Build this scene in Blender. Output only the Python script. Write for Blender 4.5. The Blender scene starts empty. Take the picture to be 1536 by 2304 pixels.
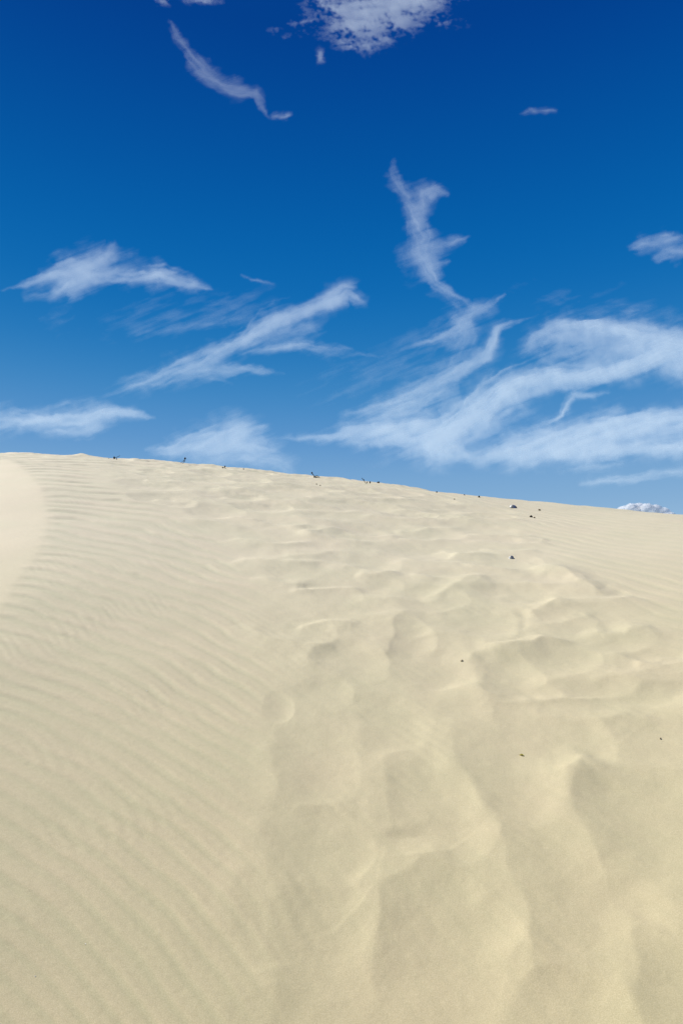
import bpy, math, random
import numpy as np
S = bpy.context.scene
C = S.collection

# ------------------------------------------------------------------ camera
F = 1664.0; PITCH = math.radians(9.7); CAMZ = 1.55          # focal length in photo pixels (1536 x 2304)
cam_d = bpy.data.cameras.new('camera'); cam = bpy.data.objects.new('camera', cam_d); C.objects.link(cam)
cam.location = (0, 0, CAMZ); cam.rotation_euler = (math.pi/2 + PITCH, 0, 0)
cam_d.sensor_fit = 'VERTICAL'; cam_d.sensor_height = 36; cam_d.lens = 36*F/2304
cam_d.clip_start = 0.05; cam_d.clip_end = 400000
S.camera = cam
S.render.resolution_x = 682; S.render.resolution_y = 1024

# ------------------------------------------------------------------ sky, sun, exposure
SUN_EL = math.radians(52); SUN_AZ = math.radians(-64)          # azimuth measured from +Y towards +X
sunv = np.array([math.sin(SUN_AZ)*math.cos(SUN_EL), math.cos(SUN_AZ)*math.cos(SUN_EL), math.sin(SUN_EL)])
W = bpy.data.worlds.new('World'); S.world = W; W.use_nodes = True
nt = W.node_tree; nt.nodes.clear()
wo = nt.nodes.new('ShaderNodeOutputWorld'); bg = nt.nodes.new('ShaderNodeBackground')
sky = nt.nodes.new('ShaderNodeTexSky'); sky.sky_type = 'NISHITA'; sky.sun_disc = False
sky.sun_elevation = SUN_EL; sky.sun_rotation = SUN_AZ
sky.altitude = 0; sky.air_density = 1.0; sky.dust_density = 0.3; sky.ozone_density = 3.0
# deep, polarised blue that pales towards the horizon, laid over the physical sky
tcw = nt.nodes.new('ShaderNodeTexCoord'); sep = nt.nodes.new('ShaderNodeSeparateXYZ'); nt.links.new(tcw.outputs['Generated'], sep.inputs[0])
ramp = nt.nodes.new('ShaderNodeValToRGB'); ramp.color_ramp.interpolation = 'B_SPLINE'
def elz(v): return math.sin(PITCH + math.atan((1152-v)/F))
stops = [(0.0, (.42, .56, .70)), (elz(1180), (.235, .41, .62)), (elz(1080), (.175, .355, .595)), (elz(1000), (.105, .282, .56)), (elz(900), (.048, .228, .505)), (elz(790), (.015, .172, .455)),
         (elz(660), (.003, .133, .415)), (elz(480), (.001, .098, .355)), (elz(280), (.0005, .069, .30)), (elz(60), (.0003, .045, .25)), (1.0, (.0003, .03, .19))]
el = ramp.color_ramp.elements
while len(el) < len(stops): el.new(0.5)
for e, (p, c) in zip(el, stops): e.position = max(0, p); e.color = (*c, 1)
sc = nt.nodes.new('ShaderNodeMix'); sc.data_type = 'RGBA'; sc.blend_type = 'MIX'; sc.inputs[0].default_value = .996
gn = nt.nodes.new('ShaderNodeVectorMath'); gn.operation = 'SCALE'; gn.inputs['Scale'].default_value = 10.0
nt.links.new(sep.outputs[2], ramp.inputs[0]); nt.links.new(ramp.outputs[0], gn.inputs[0])
nt.links.new(sky.outputs[0], sc.inputs[6]); nt.links.new(gn.outputs[0], sc.inputs[7])
com = sc
nt.links.new(sc.outputs[2], bg.inputs[0]); bg.inputs[1].default_value = 0.1
nt.links.new(bg.outputs[0], wo.inputs[0])
sl = bpy.data.lights.new('sun', 'SUN'); sl.energy = 5.0; sl.angle = math.radians(0.53); sl.color = (1.0, 0.955, 0.88)
so = bpy.data.objects.new('sun', sl); C.objects.link(so)
import mathutils
so.rotation_euler = mathutils.Vector(-sunv).to_track_quat('-Z', 'Y').to_euler()
S.view_settings.view_transform = 'Standard'; S.view_settings.look = 'None'
S.view_settings.exposure = 0.12; S.view_settings.gamma = 1.0

# ------------------------------------------------------------------ noise helpers
def _hash(ix, iy, seed):
    h = (ix.astype(np.int64)*374761393 + iy.astype(np.int64)*668265263 + seed*982451653) & 0xffffffff
    h = ((h ^ (h >> 13))*1274126177) & 0xffffffff
    h = h ^ (h >> 16)
    return h
def gnoise(x, y, seed=0):
    ix = np.floor(x); iy = np.floor(y); fx = x-ix; fy = y-iy
    u = fx*fx*fx*(fx*(fx*6-15)+10); v = fy*fy*fy*(fy*(fy*6-15)+10)
    def g(dx, dy):
        a = _hash(ix+dx, iy+dy, seed)/4294967296.0*2*np.pi
        return np.cos(a)*(fx-dx) + np.sin(a)*(fy-dy)
    a = g(0,0); b = g(1,0); c = g(0,1); d = g(1,1)
    return 1.45*((a*(1-u)+b*u)*(1-v) + (c*(1-u)+d*u)*v)
def fbm(x, y, seed=0, oct=4, gain=0.5):
    s = 0; a = 1.0; n = 0
    for k in range(oct):
        s = s + a*gnoise(x*2**k + 17.3*k, y*2**k - 9.1*k, seed+k*7); n += a; a *= gain
    return s/n
def sstep(a, b, x):
    t = np.clip((x-a)/(b-a), 0, 1); return t*t*(3-2*t)

# ------------------------------------------------------------------ ray through a photo pixel
def ray(u, v):
    x = (np.asarray(u, float)-768)/F; yu = (1152-np.asarray(v, float))/F
    f = math.cos(PITCH) - yu*math.sin(PITCH); up = math.sin(PITCH) + yu*math.cos(PITCH)
    return x, f, up

# ------------------------------------------------------------------ dune macro shape
_sr = np.array([0, 1.0, 3, 5, 8, 11, 14, 17, 20, 25, 34, 45, 60])
_ss = np.array([.47, .46, .44, .40, .33, .21, .06, -.08, -.2, -.3, -.28, -.1, 0])
_r = np.linspace(0, 70, 7001); _s = np.interp(_r, _sr, _ss)
_k = np.hanning(121); _k /= _k.sum(); _s = np.convolve(np.pad(_s, 60, 'edge'), _k, 'valid')
_P = np.concatenate([[0], np.cumsum((_s[1:]+_s[:-1])*0.5*(_r[1]-_r[0]))])
_T = (_P[50:]-CAMZ)/_r[50:]; T0MAX = _T.max(); RRIDGE = _r[50:][_T.argmax()]
RIDGE = [(-400,1010),(-150,1012),(0,1018),(130,1021),(250,1028),(350,1037),(500,1051),(600,1060),(700,1069),(800,1082),(900,1096),(1000,1112),
         (1080,1122),(1150,1132),(1230,1142),(1300,1151),(1400,1162),(1470,1171),(1536,1180),(1700,1204),(1950,1245)]
_ru = np.array([a for a, b in RIDGE], float); _rv = np.array([b for a, b in RIDGE], float)
_x, _f, _up = ray(_ru, _rv); _raz = np.arctan2(_x, _f); _rE = _up/np.hypot(_x, _f)
def ridge_E(az):
    e = np.interp(az, _raz, _rE)
    return e
def macro(x, y):
    r = np.hypot(x, y); az = np.arctan2(x, y)
    base = np.interp(r, _r, _P, right=_P[-1])
    e = ridge_E(np.clip(az, -1.2, 1.2))
    fade = sstep(2.4, 1.3, np.abs(az))*sstep(70, 25, r)
    z = base + r*sstep(1.5, 11.5, r)*(e - T0MAX)*fade
    return z
def at(u, v):
    """point of the smooth dune seen at photo pixel (u, v)"""
    x, f, up = ray(u, v); h = math.hypot(x, f); r = np.linspace(0.6, RRIDGE+1.0, 6000)
    X = x/h*r; Y = f/h*r; zr = CAMZ + up/h*r; d = macro(X, Y) - zr
    i = np.where(d > 0)[0]
    k = i[0] if len(i) else int(np.argmax(d))
    return float(X[k]), float(Y[k]), float(zr[k])
def foot(u, v, hw, hh):
    x, y, z = at(u, v); r = math.hypot(x, y)
    a = at(u, v+hh); b = at(u, max(v-hh, v-hh)); 
    ry = 0.5*abs(math.hypot(a[0], a[1]) - math.hypot(b[0], b[1]))
    return x, y, hw*r/F/0.98, max(ry, 0.06)

# ------------------------------------------------------------------ dune relief
# hollows of wind-softened footprints: photo pixel centre, half width, half height, depth (m)
PITS = [(985,2115,150,185,.030),(1290,2000,150,185,.026),(965,1800,115,120,.026),(1450,1850,165,150,.032),(1135,1730,115,120,.024),
 (865,1620,90,60,.018),(1225,1655,120,75,.022),(700,1715,95,85,.018),(720,1905,115,85,.018),(735,2120,115,150,.014),(1515,2210,95,130,.026),
 (1270,2290,140,95,.018),(1500,1650,110,70,.024),(640,2290,110,70,.010),
 (905,1440,62,55,.026),(975,1505,100,40,.024),(790,1485,72,42,.02),(1135,1510,75,38,.024),(1250,1480,75,36,.022),(1175,1560,85,32,.02),
 (1330,1545,90,28,.02),(1410,1590,110,30,.022),(1250,1600,80,24,.016),(1235,1405,85,34,.028),(1345,1435,90,34,.028),(1470,1490,70,30,.02),
 (1085,1405,75,36,.024),(960,1345,80,28,.024),(1010,1302,62,20,.022),(850,1325,62,24,.02),(755,1335,55,22,.016),(840,1268,60,18,.018),
 (700,1420,55,35,.016),(1150,1340,85,22,.026),(1300,1340,95,24,.028),(1240,1310,60,16,.02),(1130,1268,80,18,.02),(930,1240,80,18,.02),
 (730,1560,60,40,.014),(620,1590,36,34,.012),(1050,1620,60,44,.012),(1480,1560,70,22,.016)]
_pf = [foot(u, v, hw, hh) + (d,) for (u, v, hw, hh, d) in PITS]
# where people walked, as an outline on the ground
TR = [(560,2420),(600,2200),(590,1950),(585,1750),(600,1640),(610,1520),(560,1420),(590,1320),(520,1230),(420,1170),(300,1120),(200,1085),
      (240,1046),(500,1062),(700,1080),(900,1106),(1080,1134),(1150,1170),(1190,1215),(1260,1262),(1370,1320),(1450,1400),(1536,1455),(1700,1500),(1700,2420)]
TRP = np.array([at(u, v)[:2] for u, v in TR])
def poly_sd(px, py, P):
    d = np.full(px.shape, 1e9); inside = np.zeros(px.shape, bool); n = len(P)
    for i in range(n):
        x0, y0 = P[i]; x1, y1 = P[(i+1) % n]; ex, ey = x1-x0, y1-y0
        t = np.clip(((px-x0)*ex+(py-y0)*ey)/(ex*ex+ey*ey+1e-12), 0, 1)
        d = np.minimum(d, np.hypot(px-x0-t*ex, py-y0-t*ey))
        c = ((y0 > py) != (y1 > py)) & (px < (x1-x0)*(py-y0)/(y1-y0+1e-12)+x0); inside ^= c
    return np.where(inside, d, -d)
# crests: photo polyline (sunny side on its left when walking along it), width to the left and right in photo pixels, height factor
CRESTS = [([(985,1550),(1003,1600),(1018,1660),(1040,1730),(1070,1790),(1105,1840),(1118,1900),(1140,1960),(1160,2020),(1178,2085),(1165,2130),(1135,2180),(1128,2250),(1110,2340)],62,190,1.0),
 ([(862,1670),(868,1740),(874,1800),(890,1850),(905,1885)],55,170,.75),
 ([(1085,2000),(1030,1955),(965,1938),(930,1964),(895,1986),(866,2004),(858,2060),(855,2120),(852,2200),(855,2340)],60,210,.9),
 ([(1345,1690),(1318,1708),(1292,1750),(1285,1800),(1295,1850),(1320,1900),(1365,1955),(1425,2010)],75,190,1.1),
 ([(1150,1690),(1230,1733),(1265,1742),(1320,1706),(1345,1680)][::-1],70,60,-.9),
 ([(1460,2070),(1440,2110),(1432,2150),(1425,2220),(1420,2340)],60,130,1.0),
 ([(625,1650),(608,1690),(603,1740),(612,1790),(640,1830)],35,60,.7),
 ([(590,1820),(598,1880),(603,1950),(625,2010),(700,2040)],60,80,.8),
 ([(790,1580),(795,1630),(820,1690)],40,50,.6),
 ([(560,1930),(535,2000),(525,2060),(510,2140)],40,40,.6),
 ([(600,2160),(610,2220),(600,2340)],50,60,.6),
 ([(930,1368),(888,1395),(868,1440),(850,1490)],60,60,1.0),
 ([(1090,1455),(1062,1490),(1058,1525),(1085,1565),(1130,1590)],60,60,1.1),
 ([(1480,1612),(1420,1607),(1300,1600),(1225,1608)],20,30,-1.0),
 ([(1540,1540),(1450,1532),(1380,1520),(1300,1532)],20,26,-.9),
 ([(1245,1560),(1215,1575),(1160,1582)],16,20,-.9),([(1350,1560),(1335,1578),(1290,1572),(1245,1555)],16,20,-.8),
 ([(1265,1348),(1240,1362),(1205,1382),(1165,1390)],22,28,-1.3),
 ([(1190,1290),(1240,1284),(1265,1292),(1300,1316),(1345,1334),(1410,1335)][::-1],20,26,-1.3),
 ([(1068,1296),(1045,1318),(1000,1335),(940,1352)],24,26,-1.1),
 ([(1440,1408),(1405,1428),(1360,1430),(1300,1415)],26,30,-1.2),
 ([(1310,1452),(1235,1450),(1190,1458),(1140,1467),(1085,1468)],18,28,-1.0),
 ([(1500,1472),(1475,1490),(1420,1495)],18,24,-1.0),
 ([(755,1445),(722,1458),(702,1485),(700,1520)],36,40,.9),
 ([(1110,1245),(1060,1252),(1000,1248)],12,14,-.9),([(900,1290),(850,1300),(800,1296)],14,16,-.9),([(760,1245),(700,1252),(610,1256)],10,14,-.9),
 ([(980,1185),(930,1192),(880,1190)],8,10,-.9),([(760,1185),(720,1198),(660,1202)],9,12,-.9),([(570,1098),(540,1104),(470,1106)],6,8,-.8),
 ([(1240,1216),(1200,1214),(1150,1215)],7,9,-.8),([(700,1180),(640,1195)],8,10,-.8)]
def crest_geo():
    out = []
    for pts, wl, wr, hf in CRESTS:
        k_ = 1.35 if pts[0][1] > 1640 or pts[-1][1] > 1640 else 1.15
        wl *= k_; wr *= k_
        P = np.array([at(u, v)[:2] for u, v in pts]); rm = np.hypot(P[:,0], P[:,1])
        flat = abs(pts[0][0]-pts[-1][0]) > abs(pts[0][1]-pts[-1][1])*1.4
        sc_ = rm/F
        if flat:      # widths were measured up the picture: turn them into metres up the slope
            mu, mv = pts[len(pts)//2]; p0 = at(mu, mv+8); p1 = at(mu, mv-8)
            sc_ = np.full(len(pts), math.dist(p0[:2], p1[:2])/16*.8)
        L = np.minimum(wl*sc_, .6); Rr = np.minimum(wr*sc_, .6)
        if flat:      # walk it from left to right: the far side is then on the left hand
            if pts[0][0] > pts[-1][0]: P = P[::-1].copy()
            L, Rr = np.minimum(wr*1.5*sc_, .6), np.minimum(wl*sc_, .6)
        L = np.maximum(L, .07); Rr = np.maximum(Rr, .07)
        out.append((P, L, Rr, hf))
    return out
_cg = crest_geo()
def more_crests():
    """the many short wavy rims the wind has left on the trampled band"""
    rg = random.Random(21); n = 0; got = []
    while n < 150:
        u = rg.uniform(260, 1560); v = rg.uniform(1075, 1640); x, y, z = at(u, v)
        if poly_sd(np.array([x]), np.array([y]), TRP)[0] < .12 or math.hypot(x, y) > RRIDGE-.4: n += .1; continue
        if v > 1450 and u < 1150: n += .2; continue
        if any(math.hypot(x-a_, y-b_) < .26 for a_, b_ in got): n += .2; continue
        got.append((x, y)); n += 1; hl = rg.uniform(.14, .36); tl = rg.uniform(-.45, .15); sag = rg.uniform(-.02, .10)
        q = np.linspace(-1, 1, 7); px = x+hl*q*math.cos(tl)-0*q; py = y+hl*q*math.sin(tl)+sag*q*q+.02*np.sin(q*4+rg.uniform(0, 6))
        far = rg.uniform(.07, .13); near = rg.uniform(.13, .26)
        _cg.append((np.stack([px, py], 1), np.full(7, near), np.full(7, far), rg.uniform(.6, 1.3)))

def soft_(q):
    q = np.clip(q, 0, 1); return (1-q)**1.75*(1+.2*q)
def crest_h(x, y):
    h = np.zeros_like(x)
    for P, L, Rr, hf in _cg:
        m = (x > P[:,0].min()-.6) & (x < P[:,0].max()+.6) & (y > P[:,1].min()-.6) & (y < P[:,1].max()+.6)
        if not m.any(): continue
        X = x[m]; Y = y[m]; n = len(P)-1; ds = []; ss = []; ts = []
        for i in range(n):
            (x0, y0), (x1, y1) = P[i], P[i+1]; ex, ey = x1-x0, y1-y0; l2 = ex*ex+ey*ey+1e-12; l = math.sqrt(l2)
            t = np.clip(((X-x0)*ex+(Y-y0)*ey)/l2, 0, 1); d = np.hypot(X-x0-t*ex, Y-y0-t*ey)
            ds.append(d); ts.append((i+t)/n); ss.append(np.clip((ex*(Y-y0)-ey*(X-x0))/l/.006, -1, 1))
        ds = np.array(ds); ts = np.array(ts); ss = np.array(ss); best = ds.min(0)
        # blend between the pieces of the line, so that no seam shows where two are equally near
        wt = np.exp(-(ds-best)/(.012+.22*best)); wt /= wt.sum(0); idx = np.linspace(0, 1, len(P))
        wl = (wt*np.interp(ts, idx, L)).sum(0); wr = (wt*np.interp(ts, idx, Rr)).sum(0); sg = (wt*ss).sum(0)
        tap = (wt*(sstep(0, .25, ts)*sstep(1, .75, ts))).sum(0)
        best = np.sqrt(best**2+.007**2)-.004
        prof = (.5+.5*sg)*soft_(best/wr) + (.5-.5*sg)*soft_(best/wl)
        h[m] += .084*sstep(1.2, 4.0, np.hypot(X, Y)).clip(.80/1.2, 1)*1.2*abs(hf)*np.sqrt(wl*wr)*prof*tap
    return h
# random hollows further up and outside the list
rng = random.Random(5)
for k in range(2600):
    x = rng.uniform(-9, 9); y = rng.uniform(3.2, 17)
    r = rng.uniform(.16, .30)
    a = np.array([x]); b = np.array([y])
    if y < 5.2 and abs(x) < 2.2: continue
    sdv = poly_sd(a, b, TRP)[0]
    if y < RRIDGE-1.5 and sdv < .15: continue
    if y >= RRIDGE-1.5 and rng.random() < .45: continue
    if any((x-p[0])**2+(y-p[1])**2 < (0.72*(r+max(p[2], p[3]*.6)))**2 for p in _pf): continue
    _pf.append((x, y, r*rng.uniform(1.0, 1.7), r*rng.uniform(1.0, 1.5), rng.uniform(.012, .03)))
# ripple pattern: (photo pixel, tilt of the crests in degrees, spacing across them in photo pixels)
RIP = [(225,1230,8,24),(150,1300,12,27),(325,1260,11,22),(450,1395,33,27),(150,1430,20,31),(525,1270,18,19),(300,1330,15,26),(425,1615,32,38),
       (75,1775,44,46),(300,1800,38,44),(225,1500,20,34),(60,1600,28,38),(500,1775,54,42),(150,2100,43,55),(400,2000,45,50),(500,2075,58,48),(60,2250,40,60),(350,2250,50,58),
       (1480,1350,10,14),(1500,1400,12,16),(1450,1290,8,11),(1450,1250,7,9),(1520,1240,6,8),(1300,1200,6,8),(1400,1220,6,8),(250,1120,6,13),(550,1180,10,13),(450,1500,32,32),(1000,1500,35,22),(1000,2000,48,50),(1400,1900,45,45)]
def _basis(x, y):
    r = np.hypot(x, y); a = x/(r+.3); b = np.log(r+.3)
    return np.stack([a, b, a*a, a*b, b*b, a**3, a*a*b, a*b*b, b**3, a**3*b, a*a*b*b, a**4], -1)
def _fit():
    rows = []; rhs = []
    for u, v, ang_, lam in RIP:
        p = np.array(at(u, v)[:2]); e = 4
        pu = (np.array(at(u+e, v)[:2])-np.array(at(u-e, v)[:2]))/(2*e); pv = (np.array(at(u, v+e)[:2])-np.array(at(u, v-e)[:2]))/(2*e)
        # phase gradient in the picture: across the crests, 1/lam per pixel
        t_ = math.radians(ang_); gu = math.sin(t_)/lam; gv = -math.cos(t_)/lam
        J = np.array([pu, pv]); gx, gy = np.linalg.solve(J, [gu, gv])
        h_ = 1e-3
        bx = (_basis(p[0]+h_, p[1])-_basis(p[0]-h_, p[1]))/(2*h_); by = (_basis(p[0], p[1]+h_)-_basis(p[0], p[1]-h_))/(2*h_)
        w = 1/math.hypot(gx, gy); rows += [bx*w, by*w]; rhs += [gx*w, gy*w]
        print('rip', u, v, 'lambda m %.3f' % (1/math.hypot(gx, gy)))
    A_ = np.array(rows); b_ = np.array(rhs)
    return np.linalg.solve(A_.T@A_ + 1e-4*np.eye(A_.shape[1]), A_.T@b_)
_rc = _fit()
def ripple_phase(x, y): return _basis(x, y)@_rc
# crest of the smooth slip face at the left
SLP = [(20,1032),(62,1062),(96,1100),(113,1150),(108,1205),(84,1255),(50,1300),(20,1350),(-20,1410),(-120,1560),(-700,1900),(-900,1500),(-500,1000)]
SLPP = np.array([at(u, v)[:2] for u, v in SLP])

more_crests()
def relief(x, y):
    r = np.hypot(x, y)
    near = r < 45
    out = np.zeros_like(x)
    X = x[near]; Y = y[near]; R = r[near]
    wx = X + .05*fbm(X*3, Y*3, 11, 3) + .005*fbm(X*13, Y*13, 31, 2); wy = Y + .06*fbm(X*3, Y*3, 21, 3) + .005*fbm(X*13, Y*13, 41, 2)
    # broad undulation
    h = .035*fbm(X*.55, Y*.55, 3, 3)*sstep(1.5, 5, R) + .006*fbm(X*1.7, Y*1.7, 5, 3)
    # hollows with crests where they meet
    acc = np.zeros_like(X)
    for (px, py, rx, ry, dep) in _pf:
        m = (np.abs(X-px) < rx*1.5+.12) & (np.abs(Y-py) < ry*1.5+.12)
        if not m.any(): continue
        dx = (wx[m]-px); dy = (wy[m]-py)
        q2 = (dx/rx)**2 + (dy/ry)**2 + .35*(dx/rx)*(dy/ry)
        prof = np.clip(1.25-q2, 0, 2)*(.8)
        prof = prof*prof/(prof+.10)                       # soft outer lip, parabolic bowl
        acc[m] += np.clip(dep*prof*(1 + .35*dx/rx), 0, 1)**2.6
    acc = acc**(1/2.6)
    h = h - acc*np.interp(R, [2, 4, 6, 9, 14], [.48, .62, 1.0, 1.5, 1.8]) + crest_h(wx, wy)
    h = h + .048*fbm(X*1.5, Y*1.1, 8, 4, .6)*sstep(7, 11, R) + .010*fbm(X*3.5, Y*2.4, 9, 3)*sstep(4, 9, R)*(.3+.7*sstep(-.2, .3, poly_sd(X, Y, TRP)))
    tr = poly_sd(X, Y, TRP); trm = sstep(-.12, .18, tr)
    h = h + .006*fbm(X*4.2, Y*4.2, 77, 3)*trm
    # ripples
    ph = ripple_phase(X, Y) + 1.0*fbm(X*.8, Y*.8, 51, 2) + .38*fbm(X*2.4, Y*2.4, 52, 2) + .11*fbm(X*7, Y*7, 53, 2)
    p2 = ph*2*np.pi
    rip = np.sin(p2 + .45*np.sin(p2)) + .25*np.sin(2*p2+.8)
    # height goes with spacing; strongest where nobody walked
    g_ = 1e-3; lamg = 1/np.maximum(np.hypot((ripple_phase(X+g_, Y)-ripple_phase(X-g_, Y)), (ripple_phase(X, Y+g_)-ripple_phase(X, Y-g_)))/(2*g_), 3)
    am = .019*lamg*np.clip(.9+.8*fbm(X*1.6, Y*2.2, 54, 3), .2, 2)*(1-.7*sstep(.6, 2.2, X))*1.2*(.12+.88*sstep(.06, -.16, tr + .1*fbm(X*2, Y*2, 57, 2)))
    # small secondary ripples, also inside the hollows
    ph3 = (Y + X*.95)/.062 + 1.3*fbm(X*3, Y*3, 61, 2)
    m3 = .00042*sstep(.0, .35, fbm(X*2.1+4, Y*2.1, 62, 2) + .12)
    slp = poly_sd(X, Y, SLPP)
    off = sstep(.05, -.07, slp + .05*fbm(X*5, Y*5, 66, 2))
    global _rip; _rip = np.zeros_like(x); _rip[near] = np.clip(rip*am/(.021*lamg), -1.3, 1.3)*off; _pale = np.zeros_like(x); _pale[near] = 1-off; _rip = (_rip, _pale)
    h = h + (am*rip + m3*np.sin(ph3*2*np.pi))*off*sstep(14, 5.5, R)**.8*1.1
    # slip face: falls away to the left of its crest
    h = h - (np.sqrt(np.clip(slp, 0, 1.6)**2+.0016)-.04)*.13 + .0
    h = h + .00045*fbm(X*38, Y*38, 91, 2)*sstep(9, 3, R)
    out[near] = h
    return out

def mesh_obj(name, V, Q, mat, smooth=True, attrs=None):
    me = bpy.data.meshes.new(name); Q = np.asarray(Q, np.int32); n = Q.shape[1]
    me.vertices.add(len(V)); me.vertices.foreach_set('co', np.asarray(V, np.float32).ravel())
    me.loops.add(Q.size); me.loops.foreach_set('vertex_index', Q.ravel())
    me.polygons.add(len(Q)); me.polygons.foreach_set('loop_start', np.arange(0, Q.size, n, dtype=np.int32))
    me.polygons.foreach_set('loop_total', np.full(len(Q), n, np.int32))
    me.polygons.foreach_set('use_smooth', np.full(len(Q), smooth, bool))
    if attrs:
        for k, a in attrs.items():
            at_ = me.attributes.new(k, 'FLOAT', 'POINT'); at_.data.foreach_set('value', np.asarray(a, np.float32).ravel())
    me.update(calc_edges=True); me.validate()
    if mat: me.materials.append(mat)
    o = bpy.data.objects.new(name, me); C.objects.link(o); return o

# ------------------------------------------------------------------ materials
def mat_new(name):
    m = bpy.data.materials.new(name); m.use_nodes = True
    return m, m.node_tree, m.node_tree.nodes['Principled BSDF']
sand, t, bs = mat_new('sand')
tc = t.nodes.new('ShaderNodeTexCoord')
def noise(scale, detail=2, rough=.5):
    n = t.nodes.new('ShaderNodeTexNoise'); n.inputs['Scale'].default_value = scale; n.inputs['Detail'].default_value = detail
    n.inputs['Roughness'].default_value = rough; t.links.new(tc.outputs['Object'], n.inputs['Vector']); return n
n1 = noise(420, 3, .7); n2 = noise(2.6, 4); n3 = noise(60, 3, .6)
rp = t.nodes.new('ShaderNodeValToRGB'); rp.color_ramp.elements[0].position = .30; rp.color_ramp.elements[0].color = (.475, .408, .263, 1)
rp.color_ramp.elements[1].position = .70; rp.color_ramp.elements[1].color = (.68, .592, .42, 1)
t.links.new(n1.outputs['Fac'], rp.inputs[0])
r2 = t.nodes.new('ShaderNodeValToRGB'); r2.color_ramp.elements[0].position = .3; r2.color_ramp.elements[0].color = (.95, .97, .93, 1)
r2.color_ramp.elements[1].position = .7; r2.color_ramp.elements[1].color = (1.0, .985, .97, 1)
t.links.new(n2.outputs['Fac'], r2.inputs[0])
def mul(a, b_):
    m = t.nodes.new('ShaderNodeMix'); m.data_type = 'RGBA'; m.blend_type = 'MULTIPLY'; m.inputs[0].default_value = 1
    t.links.new(a, m.inputs[6]); t.links.new(b_, m.inputs[7]); return m.outputs[2]
def ramp_(src, p0, c0, p1, c1, attr=False):
    r = t.nodes.new('ShaderNodeValToRGB'); r.color_ramp.elements[0].position = p0; r.color_ramp.elements[0].color = (*c0, 1)
    r.color_ramp.elements[1].position = p1; r.color_ramp.elements[1].color = (*c1, 1); t.links.new(src, r.inputs[0]); return r.outputs[0]
col = mul(rp.outputs[0], r2.outputs[0])
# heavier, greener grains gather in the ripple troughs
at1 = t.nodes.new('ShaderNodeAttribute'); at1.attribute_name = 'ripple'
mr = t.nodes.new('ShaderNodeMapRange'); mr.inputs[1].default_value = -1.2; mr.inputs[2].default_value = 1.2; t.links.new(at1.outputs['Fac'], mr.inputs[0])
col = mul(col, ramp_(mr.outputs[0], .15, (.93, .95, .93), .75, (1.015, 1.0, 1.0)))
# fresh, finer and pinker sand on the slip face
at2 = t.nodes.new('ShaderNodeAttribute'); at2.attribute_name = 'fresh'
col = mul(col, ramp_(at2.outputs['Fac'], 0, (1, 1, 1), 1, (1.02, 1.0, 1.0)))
# yellower sand low down; the brightening up the slope is light painted into colour
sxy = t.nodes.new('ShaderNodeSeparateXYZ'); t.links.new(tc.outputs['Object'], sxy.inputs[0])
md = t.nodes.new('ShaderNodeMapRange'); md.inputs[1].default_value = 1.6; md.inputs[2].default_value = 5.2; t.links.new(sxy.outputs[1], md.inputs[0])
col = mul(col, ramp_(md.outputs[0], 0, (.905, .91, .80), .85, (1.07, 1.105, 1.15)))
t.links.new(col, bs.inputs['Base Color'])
bs.inputs['Roughness'].default_value = .75; bs.inputs['Specular IOR Level'].default_value = .5
b1 = t.nodes.new('ShaderNodeBump'); b1.inputs['Strength'].default_value = .35; b1.inputs['Distance'].default_value = .0012
b2 = t.nodes.new('ShaderNodeBump'); b2.inputs['Strength'].default_value = .5; b2.inputs['Distance'].default_value = .0012
t.links.new(n1.outputs['Fac'], b1.inputs['Height']); t.links.new(n3.outputs['Fac'], b2.inputs['Height'])
t.links.new(b2.outputs[0], b1.inputs['Normal']); t.links.new(b1.outputs[0], bs.inputs['Normal'])

# ------------------------------------------------------------------ dune mesh (polar grid, finest where it is seen)
D = math.radians
az = np.concatenate([np.linspace(-math.pi, D(-60), 40, endpoint=False), np.linspace(D(-60), D(-33), 90, endpoint=False),
                     np.linspace(D(-33), D(33), 900, endpoint=False), np.linspace(D(33), D(60), 90, endpoint=False), np.linspace(D(60), math.pi, 40, endpoint=False)])
# radii so that rows fall about one render pixel apart
ang = np.arctan(_T); rr = _r[50:]; sel = (rr > 1.5) & (rr < RRIDGE)
ra = np.interp(np.linspace(ang[sel][0], ang[sel][-1]-.0006, 640), ang[sel], rr[sel])
# never coarser than 3 cm up to the ridge
rad = [.05, .3, .6, .9, 1.1, 1.3, 1.42]
for v in ra:
    while v - rad[-1] > .035 and rad[-1] > 1.4: rad.append(rad[-1]+.033)
    rad.append(v)
while rad[-1] < RRIDGE+3: rad.append(rad[-1]+.04)
while rad[-1] < 6000: rad.append(rad[-1]*1.03)
rad = np.array(rad)
A, R = np.meshgrid(az, rad); X = R*np.sin(A); Y = R*np.cos(A)
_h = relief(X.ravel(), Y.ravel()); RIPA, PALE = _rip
Z = macro(X, Y) + _h.reshape(X.shape)
na, nr = len(az), len(rad)
V = np.stack([X.ravel(), Y.ravel(), Z.ravel()], 1)
V = np.vstack([V, [[0, 0, float(Z[0].mean())]]])
i = np.arange(nr-1)[:, None]*na; j = np.arange(na)[None, :]; jn = (j+1) % na
Q = np.stack([i+j, i+na+j, i+na+jn, i+jn], -1).reshape(-1, 4)[:, ::-1]
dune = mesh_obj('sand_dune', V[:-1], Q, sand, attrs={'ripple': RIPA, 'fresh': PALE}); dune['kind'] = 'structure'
if dune.data.polygons[5000].normal.z < 0: dune.data.flip_normals()
print('dune verts', len(V), 'ridge r', RRIDGE, 'T0max', T0MAX, 'E', ridge_E(0.0), 'row@3m', )
exec_hook = None
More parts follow.
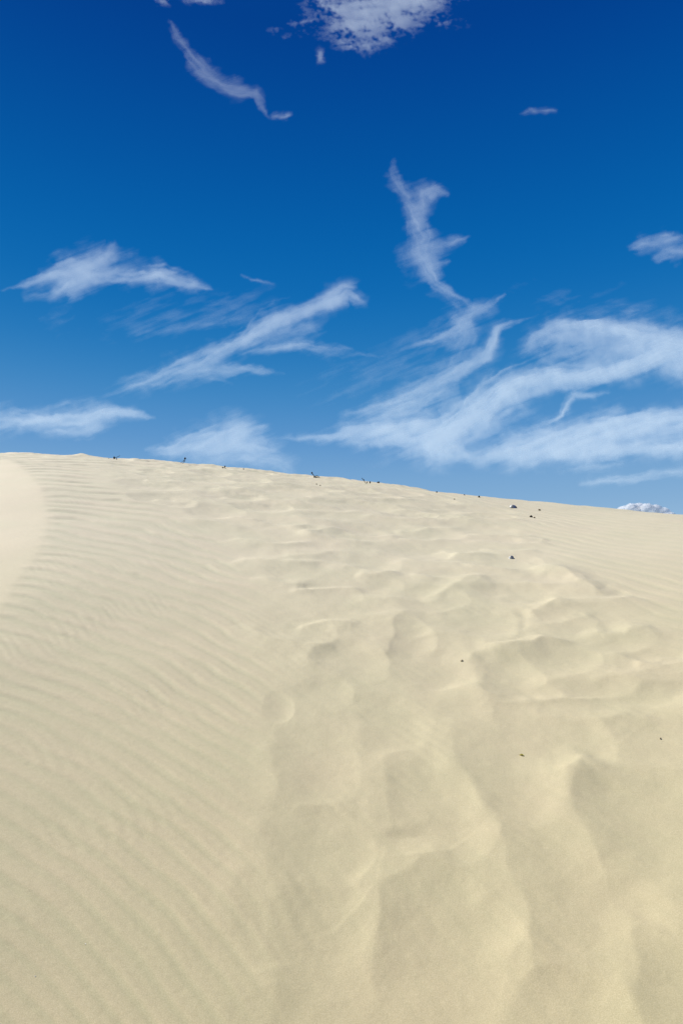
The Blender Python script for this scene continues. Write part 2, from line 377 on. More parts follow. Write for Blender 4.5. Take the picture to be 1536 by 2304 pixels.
# ------------------------------------------------------------------ clouds: thin ice-cloud sheets, some hundred metres thick, kilometres up
def cloud_mat():
    m = bpy.data.materials.new('ice_cloud'); m.use_nodes = True; t = m.node_tree; t.nodes.clear()
    o = t.nodes.new('ShaderNodeOutputMaterial'); mix = t.nodes.new('ShaderNodeMixShader'); tr = t.nodes.new('ShaderNodeBsdfTransparent')
    tl = t.nodes.new('ShaderNodeBsdfTranslucent'); df = t.nodes.new('ShaderNodeBsdfDiffuse'); m2 = t.nodes.new('ShaderNodeMixShader')
    tl.inputs[0].default_value = (.70, .785, .82, 1); df.inputs[0].default_value = (.74, .82, .86, 1); m2.inputs[0].default_value = .3
    a = t.nodes.new('ShaderNodeAttribute'); a.attribute_name = 'cover'
    t.links.new(a.outputs['Fac'], mix.inputs[0]); t.links.new(tl.outputs[0], m2.inputs[1]); t.links.new(df.outputs[0], m2.inputs[2])
    t.links.new(tr.outputs[0], mix.inputs[1]); t.links.new(m2.outputs[0], mix.inputs[2]); t.links.new(mix.outputs[0], o.inputs[0])
    return m
CM = cloud_mat()
def fibres(U, V, P, seed):
    """many hair-thin threads drawn along a streak, fraying away from it"""
    rg = random.Random(seed); seg = np.hypot(np.diff(P[:,0]), np.diff(P[:,1])); S_ = np.concatenate([[0], np.cumsum(seg)]); L = S_[-1]
    out = np.zeros_like(U); wm = P[:,2].mean(); n = int(np.clip(8 + L*wm/420, 8, 46))
    for k in range(n):
        ln = L*rg.uniform(.18, .6); s0 = rg.uniform(-.04*L, L-ln*.75); s1 = min(s0+ln, L*1.03); q = np.linspace(s0, s1, 9)
        x = np.interp(q, S_, P[:,0]); y = np.interp(q, S_, P[:,1]); w = np.interp(q, S_, P[:,2]); a = np.interp(q, S_, P[:,3])
        tx = np.gradient(x); ty = np.gradient(y); l = np.hypot(tx, ty)+1e-6; nx, ny = -ty/l, tx/l
        o0 = rg.gauss(0, .55); sl_ = rg.gauss(0, .10); wv_ = rg.uniform(0, 6.28); amp = rg.uniform(.05, .3)
        off = o0*w + sl_*(q-q[4]) + amp*w*np.sin(q/rg.uniform(25, 60)+wv_)
        x = x+nx*off; y = y+ny*off; fw = rg.uniform(.06, .22)*wm + 1.2; al = rg.uniform(.25, .85)
        m = 3*fw+2; sel = (U > x.min()-m) & (U < x.max()+m) & (V > y.min()-m) & (V < y.max()+m)
        if not sel.any(): continue
        uu = U[sel]; vv = V[sel]; best = np.full(uu.shape, 1e9); av = np.zeros_like(uu)
        for i in range(8):
            ex, ey = x[i+1]-x[i], y[i+1]-y[i]; t = np.clip(((uu-x[i])*ex+(vv-y[i])*ey)/(ex*ex+ey*ey+1e-9), 0, 1); d = np.hypot(uu-x[i]-t*ex, vv-y[i]-t*ey)
            k_ = d < best; best = np.where(k_, d, best); av = np.where(k_, (a[i]+(a[i+1]-a[i])*t)*np.sin(np.pi*np.clip((i+t)/8, 0, 1))**.8, av)
        out[sel] = out[sel] + (1-out[sel])*np.clip(al*av*.62*np.exp(-.9*(best/fw)**1.6), 0, .9)
    return out
def stroke_density(U, V, strokes, seed, fine):
    wu = U + 11*fbm(U/75, V/60, seed, 3) + 4.5*fbm(U/20, V/16, seed+3, 2); wv = V + 8*fbm(U/75, V/60, seed+5, 3) + 4.0*fbm(U/20, V/16, seed+9, 3)
    clear = np.ones_like(U)
    for si, st in enumerate(strokes):
        P = np.array(st, float); best = np.full(U.shape, 1e9); w = np.zeros_like(U); a = np.zeros_like(U); s_ = np.zeros_like(U); sd = np.zeros_like(U); L = 0
        for i in range(len(P)-1):
            x0, y0, w0, a0 = P[i]; x1, y1, w1, a1 = P[i+1]; ex, ey = x1-x0, y1-y0; l2 = ex*ex+ey*ey+1e-9; l = math.sqrt(l2)
            t = np.clip(((wu-x0)*ex+(wv-y0)*ey)/l2, 0, 1); d = np.hypot(wu-x0-t*ex, wv-y0-t*ey); ww = w0+(w1-w0)*t
            dn = d/np.maximum(ww, 1); k = dn < best
            best = np.where(k, dn, best); w = np.where(k, ww, w); a = np.where(k, a0+(a1-a0)*t, a); s_ = np.where(k, L+t*l, s_)
            sd = np.where(k, np.sign(ex*(wv-y0)-ey*(wu-x0))*d, sd); L += l
        # fibres drawn out along the stroke, slightly slanted
        f = fbm(s_/120 + sd/80, sd/11 + s_/150, seed+20+si, 4, .62)
        f2 = fbm(s_/34+sd/30, sd/5.0+s_/50, seed+40+si, 3, .65)
        bb = best*(1 + .55*fbm(s_/46, sd/60, seed+90+si, 3, .6) + .30*f + .10*f2)
        core = a*(.60*np.exp(-1.2*np.clip(bb, 0, 9)**1.7) + .30*np.exp(-.36*np.clip(bb, 0, 9)**1.7))*sstep(3.8, 1.9, best)
        fib = fibres(wu, wv, P, seed*13+si)
        b = core*(1 + .75*f + .16*f2) + fib*.62*(1+.5*f)
        clear *= 1-np.clip(b, 0, .97)
    d = 1-clear
    if fine:
        c = gnoise(U/17+.8*gnoise(U/23, V/23, 5), V/12, seed+60)*.6 + gnoise(U/8, V/6, seed+61)*.4 + .6*gnoise(U/45, V/30, seed+62)
        d = d*sstep(-.75, .75, c*fine*1.3 + (d-.32)*1.6)*1.15
    d = d*(1 + .25*fbm(U/40, V/26, seed+70, 3))
    # veil-like breaks along the drift of the upper wind
    ca, sa = math.cos(-.38), math.sin(-.38); A_ = U*ca+V*sa; B_ = -U*sa+V*ca
    nn = fbm(A_/150+.6*fbm(U/90, V/70, seed+71, 2), B_/16, seed+72, 4, .6); n2_ = fbm(A_/60, B_/45, seed+75, 3)
    if not fine: d = d*(1+.45*nn+.35*n2_)*sstep(-1.0, .45, nn*.9+n2_*.6+(d-.12)*2.2)
    if not fine: d = .86*(1-np.exp(-np.clip(d, 0, 3)**1.25*1.45))      # dense parts even out, edges stay wispy
    return np.clip(d*OPAC*1.06, 0, .97)
OPAC = .76
def cloud(label, strokes, alt=8000, thick=500, fine=0, seed=1, thr=.018, sp=2.3, op=1.0, wd=1.12):
    strokes = [[(p[0], p[1], p[2]*wd, p[3]) for p in st] for st in strokes]
    P = np.array([p for st in strokes for p in st], float); alt += seed*23.0; m = P[:, 2].max()*3.2+24
    u0, u1 = max(P[:,0].min()-m, -260), min(P[:,0].max()+m, 1800); v0, v1 = max(P[:,1].min()-m, -220), min(P[:,1].max()+m, 1240)
    U, V = np.meshgrid(np.arange(u0, u1, sp), np.arange(v0, v1, sp)); d = stroke_density(U, V, strokes, seed, fine)*op
    x, f, up = ray(U, V); X = alt*x/up; Y = alt*f/up
    dd = np.clip(d-thr, 0, 1)/(1-thr); a = 1-np.sqrt(1-np.clip(dd, 0, .98))
    rag = fbm(U/30, V/20, seed+80, 3)
    top = CAMZ + alt + .22*thick*sstep(0, .8, dd) + 1; bot = CAMZ + alt - .06*thick*sstep(0, .8, dd)
    n = U.size; sh = U.shape; idx = np.arange(n).reshape(sh)
    keep = (np.maximum.reduce([dd[:-1,:-1], dd[1:,:-1], dd[:-1,1:], dd[1:,1:]]) > 0)
    q = np.stack([idx[:-1,:-1], idx[1:,:-1], idx[1:,1:], idx[:-1,1:]], -1)[keep]
    VV = np.vstack([np.stack([X.ravel(), Y.ravel(), bot.ravel()], 1), np.stack([X.ravel(), Y.ravel(), top.ravel()], 1)])
    QQ = np.vstack([q, q[:, ::-1]+n]); used = np.unique(QQ); mp = np.full(2*n, -1); mp[used] = np.arange(len(used))
    VV = VV[used]; QQ = mp[QQ]; aa = np.concatenate([a.ravel(), a.ravel()])[used]
    c = VV.mean(0); o = mesh_obj('cloud', VV-c, QQ, CM, attrs={'cover': aa}); o.location = c
    o['label'] = label; o['category'] = 'cloud'; return o
cloud('hook shaped white wisp curving down through the upper left of the sky', [[(386,50,7,.3),(405,90,13,.45),(430,132,15,.45),(460,168,18,.5),(500,190,19,.5),(540,205,17,.55),(574,207,13,.5),(590,240,7,.4),(606,268,3,.1)]], seed=11, thick=300, op=.46, wd=1.0)
cloud('tiny faint puff just right of the tail of the hook shaped wisp', [[(618,262,8,.2),(635,264,8,.3),(652,260,6,.2)]], seed=12, thick=200)
cloud('mottled patchy cloud cut by the top edge of the sky', [[(680,-60,30,.6),(740,10,32,.6),(850,12,44,.65),(960,-5,34,.6),(1080,-60,30,.6)],[(760,55,26,.6),(840,55,34,.6),(900,45,24,.5)],[(775,95,16,.5),(830,102,12,.5),(870,88,12,.4)],
      [(600,70,6,.12),(650,52,8,.3),(700,45,8,.3)],[(880,58,10,.3),(1000,50,12,.25),(1060,58,8,.12)],[(600,85,8,.12),(680,75,10,.16)]], alt=6000, fine=1.0, seed=13, thick=250, op=.46, wd=1.0)
cloud('small rounded puff below the mottled cloud at the top', [[(714,118,8,.4),(716,134,7,.35)]], alt=6000, seed=14, thick=200)
cloud('small grey streak at the top edge above the hook shaped wisp', [[(340,-20,10,.3),(366,4,8,.35),(380,14,5,.2)],[(420,-8,14,.35),(470,0,12,.35),(500,2,8,.2)]], alt=6000, seed=15, thick=200, fine=.3)
cloud('small crinkled strip of cloud alone in the dark upper right sky', [[(1168,258,5,.2),(1190,250,7,.4),(1215,250,7,.35),(1245,248,7,.35)],[(1140,262,8,.08),(1280,244,6,.06)]], alt=6500, fine=.3, seed=16, thick=200, op=.5)
cloud('short smooth white cloud at the right edge of the sky', [[(1418,556,6,.25),(1445,545,14,.5),(1490,538,14,.6),(1522,530,8,.4)],[(1475,582,8,.4),(1510,568,14,.45),(1580,560,18,.45)]], seed=17, thick=300, op=.7)
cloud('tall branching wisp like a bare tree in the middle of the sky', [[(886,356,5,.2),(890,395,15,.32),(903,430,17,.35),(928,468,19,.5),(942,500,20,.55),(952,535,24,.45),(948,570,30,.45),(965,606,20,.55),(990,640,12,.4),(1040,675,5,.26),(1062,692,6,.2)],
      [(938,480,16,.45),(955,440,24,.5),(980,425,18,.45),(1003,438,6,.3)],[(965,560,24,.35),(1010,545,16,.38),(1058,532,5,.15)],[(975,600,12,.4),(1012,588,5,.2)],[(940,580,30,.3),(915,585,22,.2)],[(900,640,14,.05),(1000,665,20,.12),(1050,700,14,.15)]], seed=18, thick=350, wd=.92, op=.7)
cloud('loose double strand of wisps trailing below the tree shaped cloud', [[(1136,660,3,.2),(1108,688,10,.3),(1062,708,14,.3),(1035,730,20,.5),(1010,748,14,.35),(955,768,7,.18),(890,792,4,.08)],
      [(1210,708,3,.1),(1150,722,9,.28),(1118,742,11,.42),(1107,775,13,.45),(1085,808,17,.42),(1040,835,18,.38),(980,862,20,.38),(925,888,24,.38),(860,910,14,.25)],[(1060,690,16,.15),(1050,770,30,.15),(1000,830,30,.15)]], seed=19, thick=350)
cloud('large sweeping white cloud, its long arm rising to the right edge', [[(620,985,5,.14),(730,988,9,.42),(800,972,20,.6),(860,970,30,.72),(930,966,34,.75),(1000,972,40,.8),(1055,935,38,.8),(1110,895,32,.75),(1180,862,26,.7),(1240,852,22,.65),(1300,850,20,.65),(1370,845,16,.68),(1430,825,18,.62),(1500,800,28,.55),(1600,830,34,.5)],
      [(1165,800,14,.12),(1210,762,26,.35),(1270,740,24,.55),(1340,738,20,.55),(1410,750,26,.6),(1490,765,26,.55),(1600,790,34,.6)],[(1440,780,26,.4),(1380,800,24,.35),(1335,825,14,.4)],[(1480,790,40,.45),(1560,800,40,.5)],
      [(1000,1010,22,.65),(960,1005,26,.55)],[(1400,760,30,.3),(1300,780,30,.25),(1230,800,26,.15)],[(1100,960,20,.25),(1170,920,20,.2)],[(780,930,12,.2),(900,915,20,.3),(1000,890,16,.2)]], seed=20, thick=600, wd=1.0, op=1.12)
cloud('thin curled hook of cloud under the arm of the large white cloud', [[(1370,882,4,.15),(1335,890,8,.38),(1285,888,8,.42),(1280,905,6,.45),(1262,932,5,.42),(1230,953,3.5,.35),(1185,967,3,.15)]], seed=21, thick=200)
cloud('long flat white cloud band low at the right edge', [[(1060,1030,12,.25),(1120,1015,22,.5),(1200,998,26,.7),(1290,984,27,.78),(1370,970,27,.78),(1450,955,22,.72),(1620,945,20,.6)],
      [(1150,1028,14,.45),(1230,1022,14,.6),(1330,1014,16,.7),(1420,1008,15,.72),(1620,1006,16,.7)],[(1000,1012,14,.3),(1090,1040,12,.25)]], seed=22, thick=500, wd=1.12, op=1.12)
cloud('faint pair of thin streaks below the flat white band at right', [[(1240,1062,5,.1),(1320,1050,9,.26),(1400,1046,6,.15)],[(1300,1092,6,.25),(1350,1082,9,.45),(1410,1078,8,.38),(1470,1070,9,.3),(1620,1055,12,.28)]], seed=23, thick=250)
cloud('bird shaped white cloud on the left with two pointed ends', [[(5,652,2.5,.15),(60,642,6,.3),(105,622,12,.45),(150,606,22,.52),(195,600,26,.52),(235,582,20,.38),(250,552,8,.22)],[(60,668,9,.18),(110,662,12,.3),(155,640,18,.5),(195,622,20,.5)],
      [(190,620,22,.45),(260,622,15,.4),(320,620,16,.5),(360,620,17,.6),(400,634,15,.58),(440,642,10,.5),(478,652,3,.2)],[(230,570,16,.12),(300,575,14,.1)]], seed=24, thick=400)
cloud('long diagonal streak of cloud rising to a blunt head left of centre', [[(230,892,10,.1),(300,868,18,.3),(380,842,20,.38),(450,815,20,.36),(510,785,14,.42),(560,762,14,.48),(610,728,20,.48),(660,706,18,.46),(710,690,16,.5),(750,670,17,.55),(785,652,16,.5),(830,690,9,.12)],
      [(440,838,18,.3),(540,832,11,.38),(640,840,4,.15)],[(540,800,4,.15),(610,785,8,.4),(675,775,10,.42),(740,788,12,.22),(860,802,4,.08)],[(640,745,22,.2),(710,745,20,.2)]], seed=25, thick=400)
cloud('pale streaked cloud low at the left edge of the sky', [[(-60,955,16,.55),(30,946,18,.62),(110,950,15,.58),(180,943,18,.62),(235,930,18,.65),(290,931,11,.55),(348,940,3,.15)],[(105,975,4,.3),(170,973,9,.5),(225,958,10,.45)],[(100,925,6,.08),(150,905,8,.18),(200,900,6,.1)]], seed=26, thick=350)
cloud('white wedge shaped cloud resting on the dune ridge left of centre', [[(330,1015,6,.25),(390,1010,14,.58),(460,996,20,.62),(525,975,20,.6),(560,965,14,.45),(600,958,5,.15)],[(450,1015,18,.45),(550,1010,28,.42),(620,1035,22,.28),(650,1055,16,.2)],[(540,985,26,.35),(600,1010,24,.2)]], seed=27, thick=400, wd=1.3)
cloud('very faint veil of haze between the bird shaped and diagonal clouds', [[(310,755,8,.08),(420,735,12,.12),(560,715,12,.12)],[(545,622,3,.12),(580,630,5,.22),(612,640,4,.15)],[(120,552,6,.05),(210,540,6,.12)],[(150,760,40,.05),(330,720,50,.10),(520,690,40,.09),(640,650,30,.05)],[(620,900,40,.06),(800,850,50,.10),(960,790,50,.11),(1120,690,40,.07)],[(0,720,50,.05),(150,700,40,.07)],[(1150,640,40,.05),(1300,690,40,.08),(1536,700,50,.07)]], seed=28, thick=200, thr=.02, op=.75)
# low heaped cloud behind the right end of the ridge
def heap_cloud():
    rg = random.Random(4); alt = 900; Vs = []; Qs = []
    cx, cf, cu = ray(1460, 1165); dist = 9000; k0 = dist/math.hypot(cx, cf)
    base = np.array([k0*cx, k0*cf, CAMZ+k0*cu])
    ppm = F/dist*math.cos(0)
    lobes = [(1410,1160,15),(1425,1152,13),(1440,1148,11),(1437,1162,15),(1458,1152,13),(1475,1155,13),(1492,1160,12),(1505,1170,12),(1470,1170,20),(1450,1175,18),(1520,1180,12),(1420,1172,16),(1495,1178,16)]
    n1_, n2_ = 40, 24; off = 0
    for k, (u, v, rad_) in enumerate(lobes):
        u = 1460+(u-1462)*1.08; v -= 1
        x, f, up = ray(u, v); kk = (dist+rg.uniform(-120, 120))/math.hypot(x, f); c = np.array([kk*x, kk*f, CAMZ+kk*up]); rr_ = 1.35*rad_/F*dist
        th = np.linspace(0, 2*np.pi, n1_, endpoint=False); phh = np.linspace(.02, np.pi-.02, n2_); TH, PH = np.meshgrid(th, phh)
        d = np.stack([np.sin(PH)*np.cos(TH), np.sin(PH)*np.sin(TH), np.cos(PH)], -1)
        nn = fbm(d[...,0]*2.2+k*3.1+d[...,2]*1.7, d[...,1]*2.2+d[...,2]*2.9, 200+k, 4, .6)
        rad2 = rr_*(1+.15*nn)
        pts = c + d*rad2[..., None]; pts = pts.reshape(-1, 3)
        i = np.arange(n2_-1)[:, None]*n1_; j = np.arange(n1_)[None, :]; jn = (j+1) % n1_
        Qs.append(np.stack([i+j, i+n1_+j, i+n1_+jn, i+jn], -1).reshape(-1, 4)+off); off += len(pts); Vs.append(pts)
    m = bpy.data.materials.new('heaped_cloud'); m.use_nodes = True; t = m.node_tree; t.nodes.clear()
    o = t.nodes.new('ShaderNodeOutputMaterial'); mix = t.nodes.new('ShaderNodeMixShader'); tr = t.nodes.new('ShaderNodeBsdfTransparent'); m2 = t.nodes.new('ShaderNodeMixShader')
    tl = t.nodes.new('ShaderNodeBsdfTranslucent'); df = t.nodes.new('ShaderNodeBsdfDiffuse'); lw = t.nodes.new('ShaderNodeLayerWeight'); lw.inputs[0].default_value = .5
    tl.inputs[0].default_value = (.86, .88, .9, 1); df.inputs[0].default_value = (.88, .9, .92, 1); m2.inputs[0].default_value = .62
    rp_ = t.nodes.new('ShaderNodeMapRange'); rp_.inputs[1].default_value = .35; rp_.inputs[2].default_value = .95; rp_.inputs[3].default_value = .8; rp_.inputs[4].default_value = 0
    t.links.new(lw.outputs['Facing'], rp_.inputs[0]); t.links.new(rp_.outputs[0], mix.inputs[0])
    t.links.new(tl.outputs[0], m2.inputs[1]); t.links.new(df.outputs[0], m2.inputs[2]); t.links.new(tr.outputs[0], mix.inputs[1]); t.links.new(m2.outputs[0], mix.inputs[2]); t.links.new(mix.outputs[0], o.inputs[0])
    VV = np.vstack(Vs); o_ = mesh_obj('cloud', VV-base, np.vstack(Qs), m); o_.location = base
    o_['label'] = 'small heaped white cloud peeking over the right end of the dune'; o_['category'] = 'cloud'
heap_cloud()

# ------------------------------------------------------------------ dry plant bits, pods and shells lying on the dune
def simple(name, col, rough=.8, spec=.3, c2=None, sc_=200):
    m, t, b = mat_new(name); n = t.nodes.new('ShaderNodeTexNoise'); n.inputs['Scale'].default_value = sc_; n.inputs['Detail'].default_value = 3
    tc_ = t.nodes.new('ShaderNodeTexCoord'); t.links.new(tc_.outputs['Object'], n.inputs['Vector'])
    r = t.nodes.new('ShaderNodeValToRGB'); r.color_ramp.elements[0].position = .35; r.color_ramp.elements[1].position = .65
    r.color_ramp.elements[0].color = (*col, 1); r.color_ramp.elements[1].color = (*(c2 or [min(1, c*1.6) for c in col]), 1)
    t.links.new(n.outputs['Fac'], r.inputs[0]); t.links.new(r.outputs[0], b.inputs['Base Color']); b.inputs['Roughness'].default_value = rough
    b.inputs['Specular IOR Level'].default_value = spec; return m
M_STEM = simple('dry_stem', (.045, .04, .035)); M_POD = simple('dark_pod', (.02, .016, .013)); M_BROWN = simple('brown_pod', (.07, .045, .025))
def ground(x, y): return float(macro(np.array([x]), np.array([y]))[0] + relief(np.array([float(x)]), np.array([float(y)]))[0])
def tube(pts, r0, r1, n=7):
    P = np.array(pts, float)
    # smooth the polyline
    tt = np.linspace(0, len(P)-1, (len(P)-1)*5+1); Q_ = np.stack([np.interp(tt, np.arange(len(P)), P[:,k]) for k in range(3)], 1)
    for _ in range(3): Q_[1:-1] = .25*Q_[:-2]+.5*Q_[1:-1]+.25*Q_[2:]
    T = np.gradient(Q_, axis=0); T /= np.linalg.norm(T, axis=1)[:, None]+1e-9
    a = np.cross(T, [0.3, .9, .1]); a /= np.linalg.norm(a, axis=1)[:, None]+1e-9; b = np.cross(T, a); m = len(Q_); V_ = []
    rr_ = np.linspace(r0, r1, m); th = np.linspace(0, 2*np.pi, n, endpoint=False)
    for i in range(m): V_.append(Q_[i]+rr_[i]*(np.cos(th)[:, None]*a[i]+np.sin(th)[:, None]*b[i]))
    V_ = np.vstack(V_ + [Q_[:1], Q_[-1:]]); F_ = []
    for i in range(m-1):
        for j in range(n): F_.append((i*n+j, i*n+(j+1) % n, (i+1)*n+(j+1) % n, (i+1)*n+j))
    for j in range(n): F_.append((m*n, (j+1) % n, j)); F_.append((m*n+1, (m-1)*n+j, (m-1)*n+(j+1) % n))
    return V_, F_
def blob(c, r, seed=0, lump=.25, n=12):
    V_ = []; F_ = []; th = np.linspace(0, 2*np.pi, n, endpoint=False); ph = np.linspace(0, np.pi, 8)[1:-1]
    for p in ph:
        for t_ in th:
            d = np.array([math.sin(p)*math.cos(t_), math.sin(p)*math.sin(t_), math.cos(p)]); k = 1+lump*float(gnoise(np.array([d[0]*1.7+d[2]]), np.array([d[1]*1.7+seed*3.3]), seed)[0])
            V_.append(np.array(c)+d*np.array(r)*k)
    V_ += [np.array(c)+np.array([0, 0, r[2]]), np.array(c)-np.array([0, 0, r[2]])]; m = len(ph)
    for i in range(m-1):
        for j in range(n): F_.append((i*n+j, (i+1)*n+j, (i+1)*n+(j+1) % n, i*n+(j+1) % n))
    for j in range(n): F_.append((m*n, j, (j+1) % n)); F_.append((m*n+1, (m-1)*n+(j+1) % n, (m-1)*n+j))
    return np.array(V_), F_
def join(parts):
    V_ = []; F_ = []; o = 0
    for v, f in parts: V_ += [tuple(p) for p in v]; F_ += [tuple(i+o for i in q) for q in f]; o += len(v)
    return V_, F_
def obj(name, vf, mat, parent=None, loc=None):
    me = bpy.data.meshes.new(name); me.from_pydata([tuple(map(float, p)) for p in vf[0]], [], vf[1]); me.update(); me.polygons.foreach_set('use_smooth', [True]*len(me.polygons))
    me.materials.append(mat); o = bpy.data.objects.new(name, me); C.objects.link(o)
    if parent: o.parent = parent
    if loc: o.location = loc
    return o
def spot(u, v):
    x, y, z = at(u, v); r = math.hypot(x, y)
    return x, y, ground(x, y), r/F          # metres per photo pixel there
def sprig(u, v, stems, pods, label, group=None, sr=.75, k=.9):
    pods = [(a, b, r*.82) for a, b, r in pods]
    x, y, z, s_ = spot(u, v); root = bpy.data.objects.new('dry_sprig', None); C.objects.link(root); root.location = (x, y, z); root.empty_display_size = .05
    root['label'] = label; root['category'] = 'dry plant'
    if group: root['group'] = group
    obj('stem', join([tube([(a*s_*k, (i % 3-1)*.02+j*.012, b*s_*k) for j, (a, b) in enumerate(st)], .95*s_*sr, .6*s_*sr) for i, st in enumerate(stems)]), M_STEM, root)
    for i, (a, b, r) in enumerate(pods): obj('seed_head', blob((a*s_*k, (i % 3-1)*.02, b*s_*k), (r*s_, r*s_, r*s_*1.25), i+3), M_POD, root)
    return root
G1 = 'dry plant sprigs along the dune ridge'
sprig(262, 1032, [[(-8,-3),(-4,3),(2,8),(8,12)]], [(-4,5,2.6),(1,2,1.8)], 'short dark sprig with a thick bud, leftmost on the ridge', G1)
sprig(334, 1039, [[(-12,1),(-6,4),(2,5),(10,1)],[(-2,4),(-1,1)]], [], 'low arched dry stem lying on the ridge without any buds', G1)
sprig(408, 1041, [[(-2,-2),(3,4),(9,11)],[(2,-2),(6,3),(9,8)]], [(10,11.5,2.6),(7.5,6,1.7)], 'thin leaning sprig with a round dark bud against the wedge shaped cloud', G1, .5)
sprig(506, 1054, [[(-5,2),(0,3),(6,-2)],[(-1,3),(0,6)]], [(-5,2.5,1.7),(0,6.5,1.9)], 'tiny two-budded sprig on the ridge left of the largest sprig', G1)
sprig(714, 1074, [[(-14,13),(-10,8),(-6,3),(-2,1)],[(-8,5),(0,8),(6,2)],[(-10,2),(-2,1),(10,0),(22,-3)],[(2,0),(10,-5),(20,-3)],[(-6,1),(-3,5),(2,3)]], [(-14,13.5,2.2),(-8,4,2),(-2,.8,2.2),(12,-5,1.6),(17,-3,1.8),(23,-3.5,1.9)], 'largest tangled sprig with long stems lying on the ridge in the centre', G1, 1.0)
sprig(826, 1091, [[(-14,13),(-8,6),(-2,-2),(3,-5)],[(-1,4),(0,0),(5,-4),(8,-6)],[(7,-4),(7,3)]], [(-9,8,1.5),(7,3,2.1),(0,4,1.4),(8,-5,1.7)], 'forked upright sprig with a thin tall stem right of the largest sprig', G1)
def pod(u, v, w, h, label, mat=None, name='seed_pod', cat='seed pod', sd=1, group=None):
    x, y, z, s_ = spot(u, v); w *= s_; h *= s_
    a, b = (blob((0, 0, h*.35), (w*.5, w*.45, h*.5), sd, .5)); c_, d_ = tube([(w*.3, 0, h*.4), (w*.75, .2*w, h*.5)], h*.12, h*.08)
    o = obj(name, join([(a, b), (c_, d_)]), mat or M_POD, None, (x, y, z)); o.rotation_euler = (0, .3*((sd % 3)-1), sd*1.1)
    o['label'] = label; o['category'] = cat
    if group: o['group'] = group
G2 = 'small dark seed pods scattered near the ridge'
pod(245, 1031, 3.4, 4, 'brown pod on the ridge just left of the leftmost sprig', M_BROWN, sd=2, group=G2)
pod(548, 1056, 3, 3, 'tiny dark pod on the ridge between the two-budded and largest sprigs', sd=3, group=G2)
pod(712, 1086, 3, 2.5, 'pale brown crumb just below the largest sprig', M_BROWN, sd=4, group=G2)
pod(720, 1089, 2.6, 2.4, 'brown crumb below the largest sprig, the lower right of two', M_BROWN, sd=5, group=G2)
pod(851, 1090, 6, 4, 'dark oblong pod on the skyline just right of the forked sprig', sd=6, group=G2)
pod(982, 1112, 4, 3.4, 'dark pod on the ridge far right of the forked sprig', sd=7, group=G2)
pod(1022, 1125, 3, 2.6, 'faint tiny pod just under the ridge, left of the shells', M_BROWN, sd=8, group=G2)
pod(1044, 1118, 3, 2.4, 'tiny brown speck on the skyline left of the round ridge pod', M_BROWN, sd=9, group=G2)
pod(1077, 1122, 4.8, 4.5, 'round black pod on the skyline left of the large blue shell', sd=10, group=G2)
pod(1212, 1146, 5, 3.6, 'brown pod on the slope right of the large blue shell', M_BROWN, sd=11, group=G2)
pod(1194, 1160, 6, 5, 'dark pod below the large blue shell, larger of a close pair', sd=12, group=G2)
pod(1201.5, 1162, 4, 3.2, 'smaller dark pod of the close pair below the large shell', M_BROWN, sd=13, group=G2)
pod(1039, 1490, 5, 4, 'greyish crumb on the bright slope right of the rippled oval hollow', simple('grey_crumb', (.32, .28, .20)), 'pebble', 'pebble', 14)
pod(1484, 1656, 4, 3.6, 'small grey pebble near the right edge of the sand', simple('grey_pebble', (.24, .21, .15)), 'pebble', 'pebble', 15)
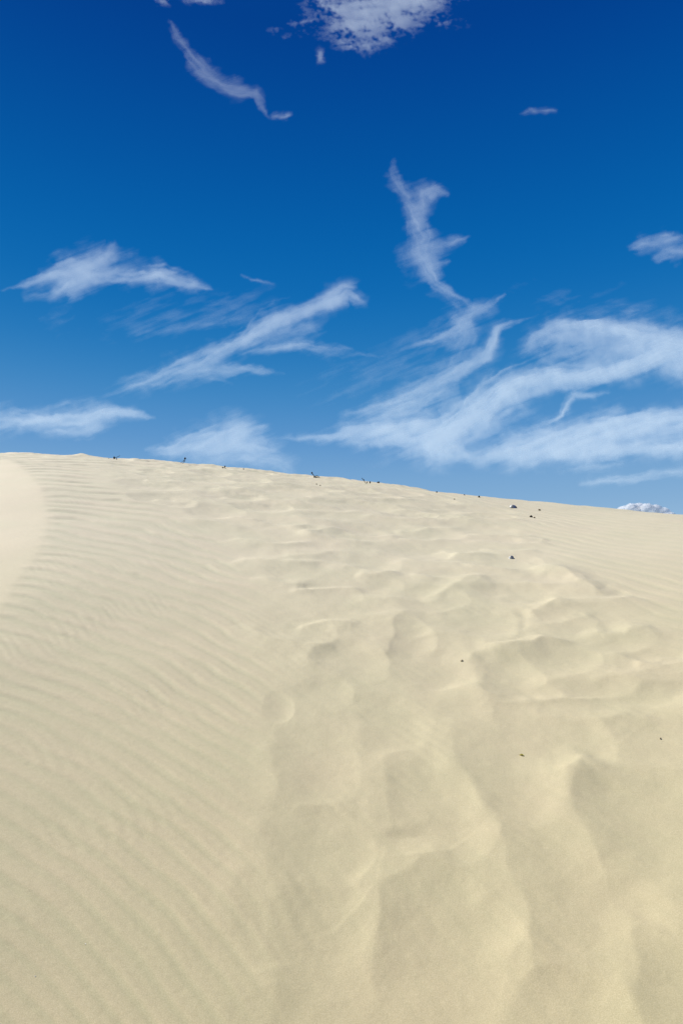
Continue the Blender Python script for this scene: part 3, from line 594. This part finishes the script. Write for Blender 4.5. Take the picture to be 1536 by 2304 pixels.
def shell(u, v, w, h, label, tilt, rz, sd):
    x, y, z, s_ = spot(u, v); w *= s_; h *= s_
    m, t, b = mat_new('shell_lustre'); tc_ = t.nodes.new('ShaderNodeTexCoord'); sp_ = t.nodes.new('ShaderNodeSeparateXYZ'); t.links.new(tc_.outputs['Generated'], sp_.inputs[0])
    r = t.nodes.new('ShaderNodeValToRGB'); r.color_ramp.elements[0].position = .28; r.color_ramp.elements[0].color = (.34, .33, .28, 1); r.color_ramp.elements[1].position = .85; r.color_ramp.elements[1].color = (.012, .015, .05, 1)
    e = r.color_ramp.elements.new(.6); e.color = (.14, .18, .34, 1); e = r.color_ramp.elements.new(.05); e.color = (.7, .72, .75, 1)
    t.links.new(sp_.outputs[0], r.inputs[0]); t.links.new(r.outputs[0], b.inputs['Base Color']); b.inputs['Roughness'].default_value = .35
    na_, nb_ = 28, 12; V_ = []; F_ = []
    for lay in (0, 1):
        for i in range(nb_):
            p = i/(nb_-1)
            for j in range(na_):
                th = j/na_*2*math.pi; ex = math.cos(th); ey = math.sin(th)
                X = p*ex*w*.5*(1+.10*ex); Y = p*ey*w*.32*(1-.35*ex); Z = (h*.62)*(1-p*p)**.6*(1+.02*math.sin(p*40)) - lay*h*.07
                V_.append((X, Y, Z))
    for lay in (0, 1):
        o_ = lay*na_*nb_
        for i in range(nb_-1):
            for j in range(na_):
                q = (o_+i*na_+j, o_+i*na_+(j+1) % na_, o_+(i+1)*na_+(j+1) % na_, o_+(i+1)*na_+j); F_.append(q[::-1] if not lay else q)
    for j in range(na_): F_.append(((nb_-1)*na_+j, (nb_-1)*na_+(j+1) % na_, (2*nb_-1)*na_+(j+1) % na_, (2*nb_-1)*na_+j))
    o = obj('seashell', (V_, F_), m, None, (x, y, z+h*.05)); o.rotation_euler = (tilt[0], tilt[1], rz); o['label'] = label; o['category'] = 'shell'
shell(1153, 1141, 17, 10, 'large blue and grey half shell lying just below the ridge', (.45, .25, -.2), -.1, 1)
shell(1149, 1256, 12, 8.5, 'small dark blue and white shell on the slope under the ridge', (.5, -.35, 0), .3, 2)
# yellow leaf
def leaf(u, v, w, label):
    x, y, z, s_ = spot(u, v); w *= s_; V_ = []; F_ = []
    n = 9
    for lay in (0, .04*w):
        for i in range(n):
            t_ = i/(n-1); hw = .33*w*math.sin(math.pi*(t_*.9+.05))**.8
            for k in (-1, -.3, .3, 1): V_.append(((t_-.5)*w, k*hw, .22*w*abs(k)+.15*w*math.sin(t_*5)+.06*w-lay))
    for lay in (0, 1):
        for i in range(n-1):
            for k in range(3):
                a = lay*n*4+i*4+k; q = (a, a+4, a+5, a+1); F_.append(q if lay else q[::-1])
    st = tube([(w*.45, 0, .05*w), (w*.8, .1*w, .12*w)], .03*w, .02*w); o = obj('leaf', (V_, F_), simple('yellow_leaf', (.5, .46, .07), c2=(.75, .70, .20)), None, (x, y, z)); obj('stalk', st, M_BROWN, o)
    o.rotation_euler = (.4, -.1, 2.3); o['label'] = label; o['category'] = 'leaf'
leaf(1172, 1696, 9, 'tiny curled yellow green leaf lying in a hollow of the sand')
for n_, (u, v) in enumerate([(193,2124),(80,2196),(331,1551),(946,1775)]):
    x, y, z, s_ = spot(u, v); o = obj('shell_fragment', blob((0, 0, .0005), (1.1*s_, 1.0*s_, .7*s_), n_+30, .5), simple('white_fleck', (.8, .8, .76)), None, (x, y, z)); o['label'] = ['tiny white shell fleck on rippled sand near the bottom left, the upper of two','tiny white shell fleck nearest the lower left corner','tiny white shell fleck on the ripples at middle left','tiny white shell fleck on smooth sand in a central hollow'][n_]; o['category'] = 'shell fragment'; o['group'] = 'white shell flecks in the sand'
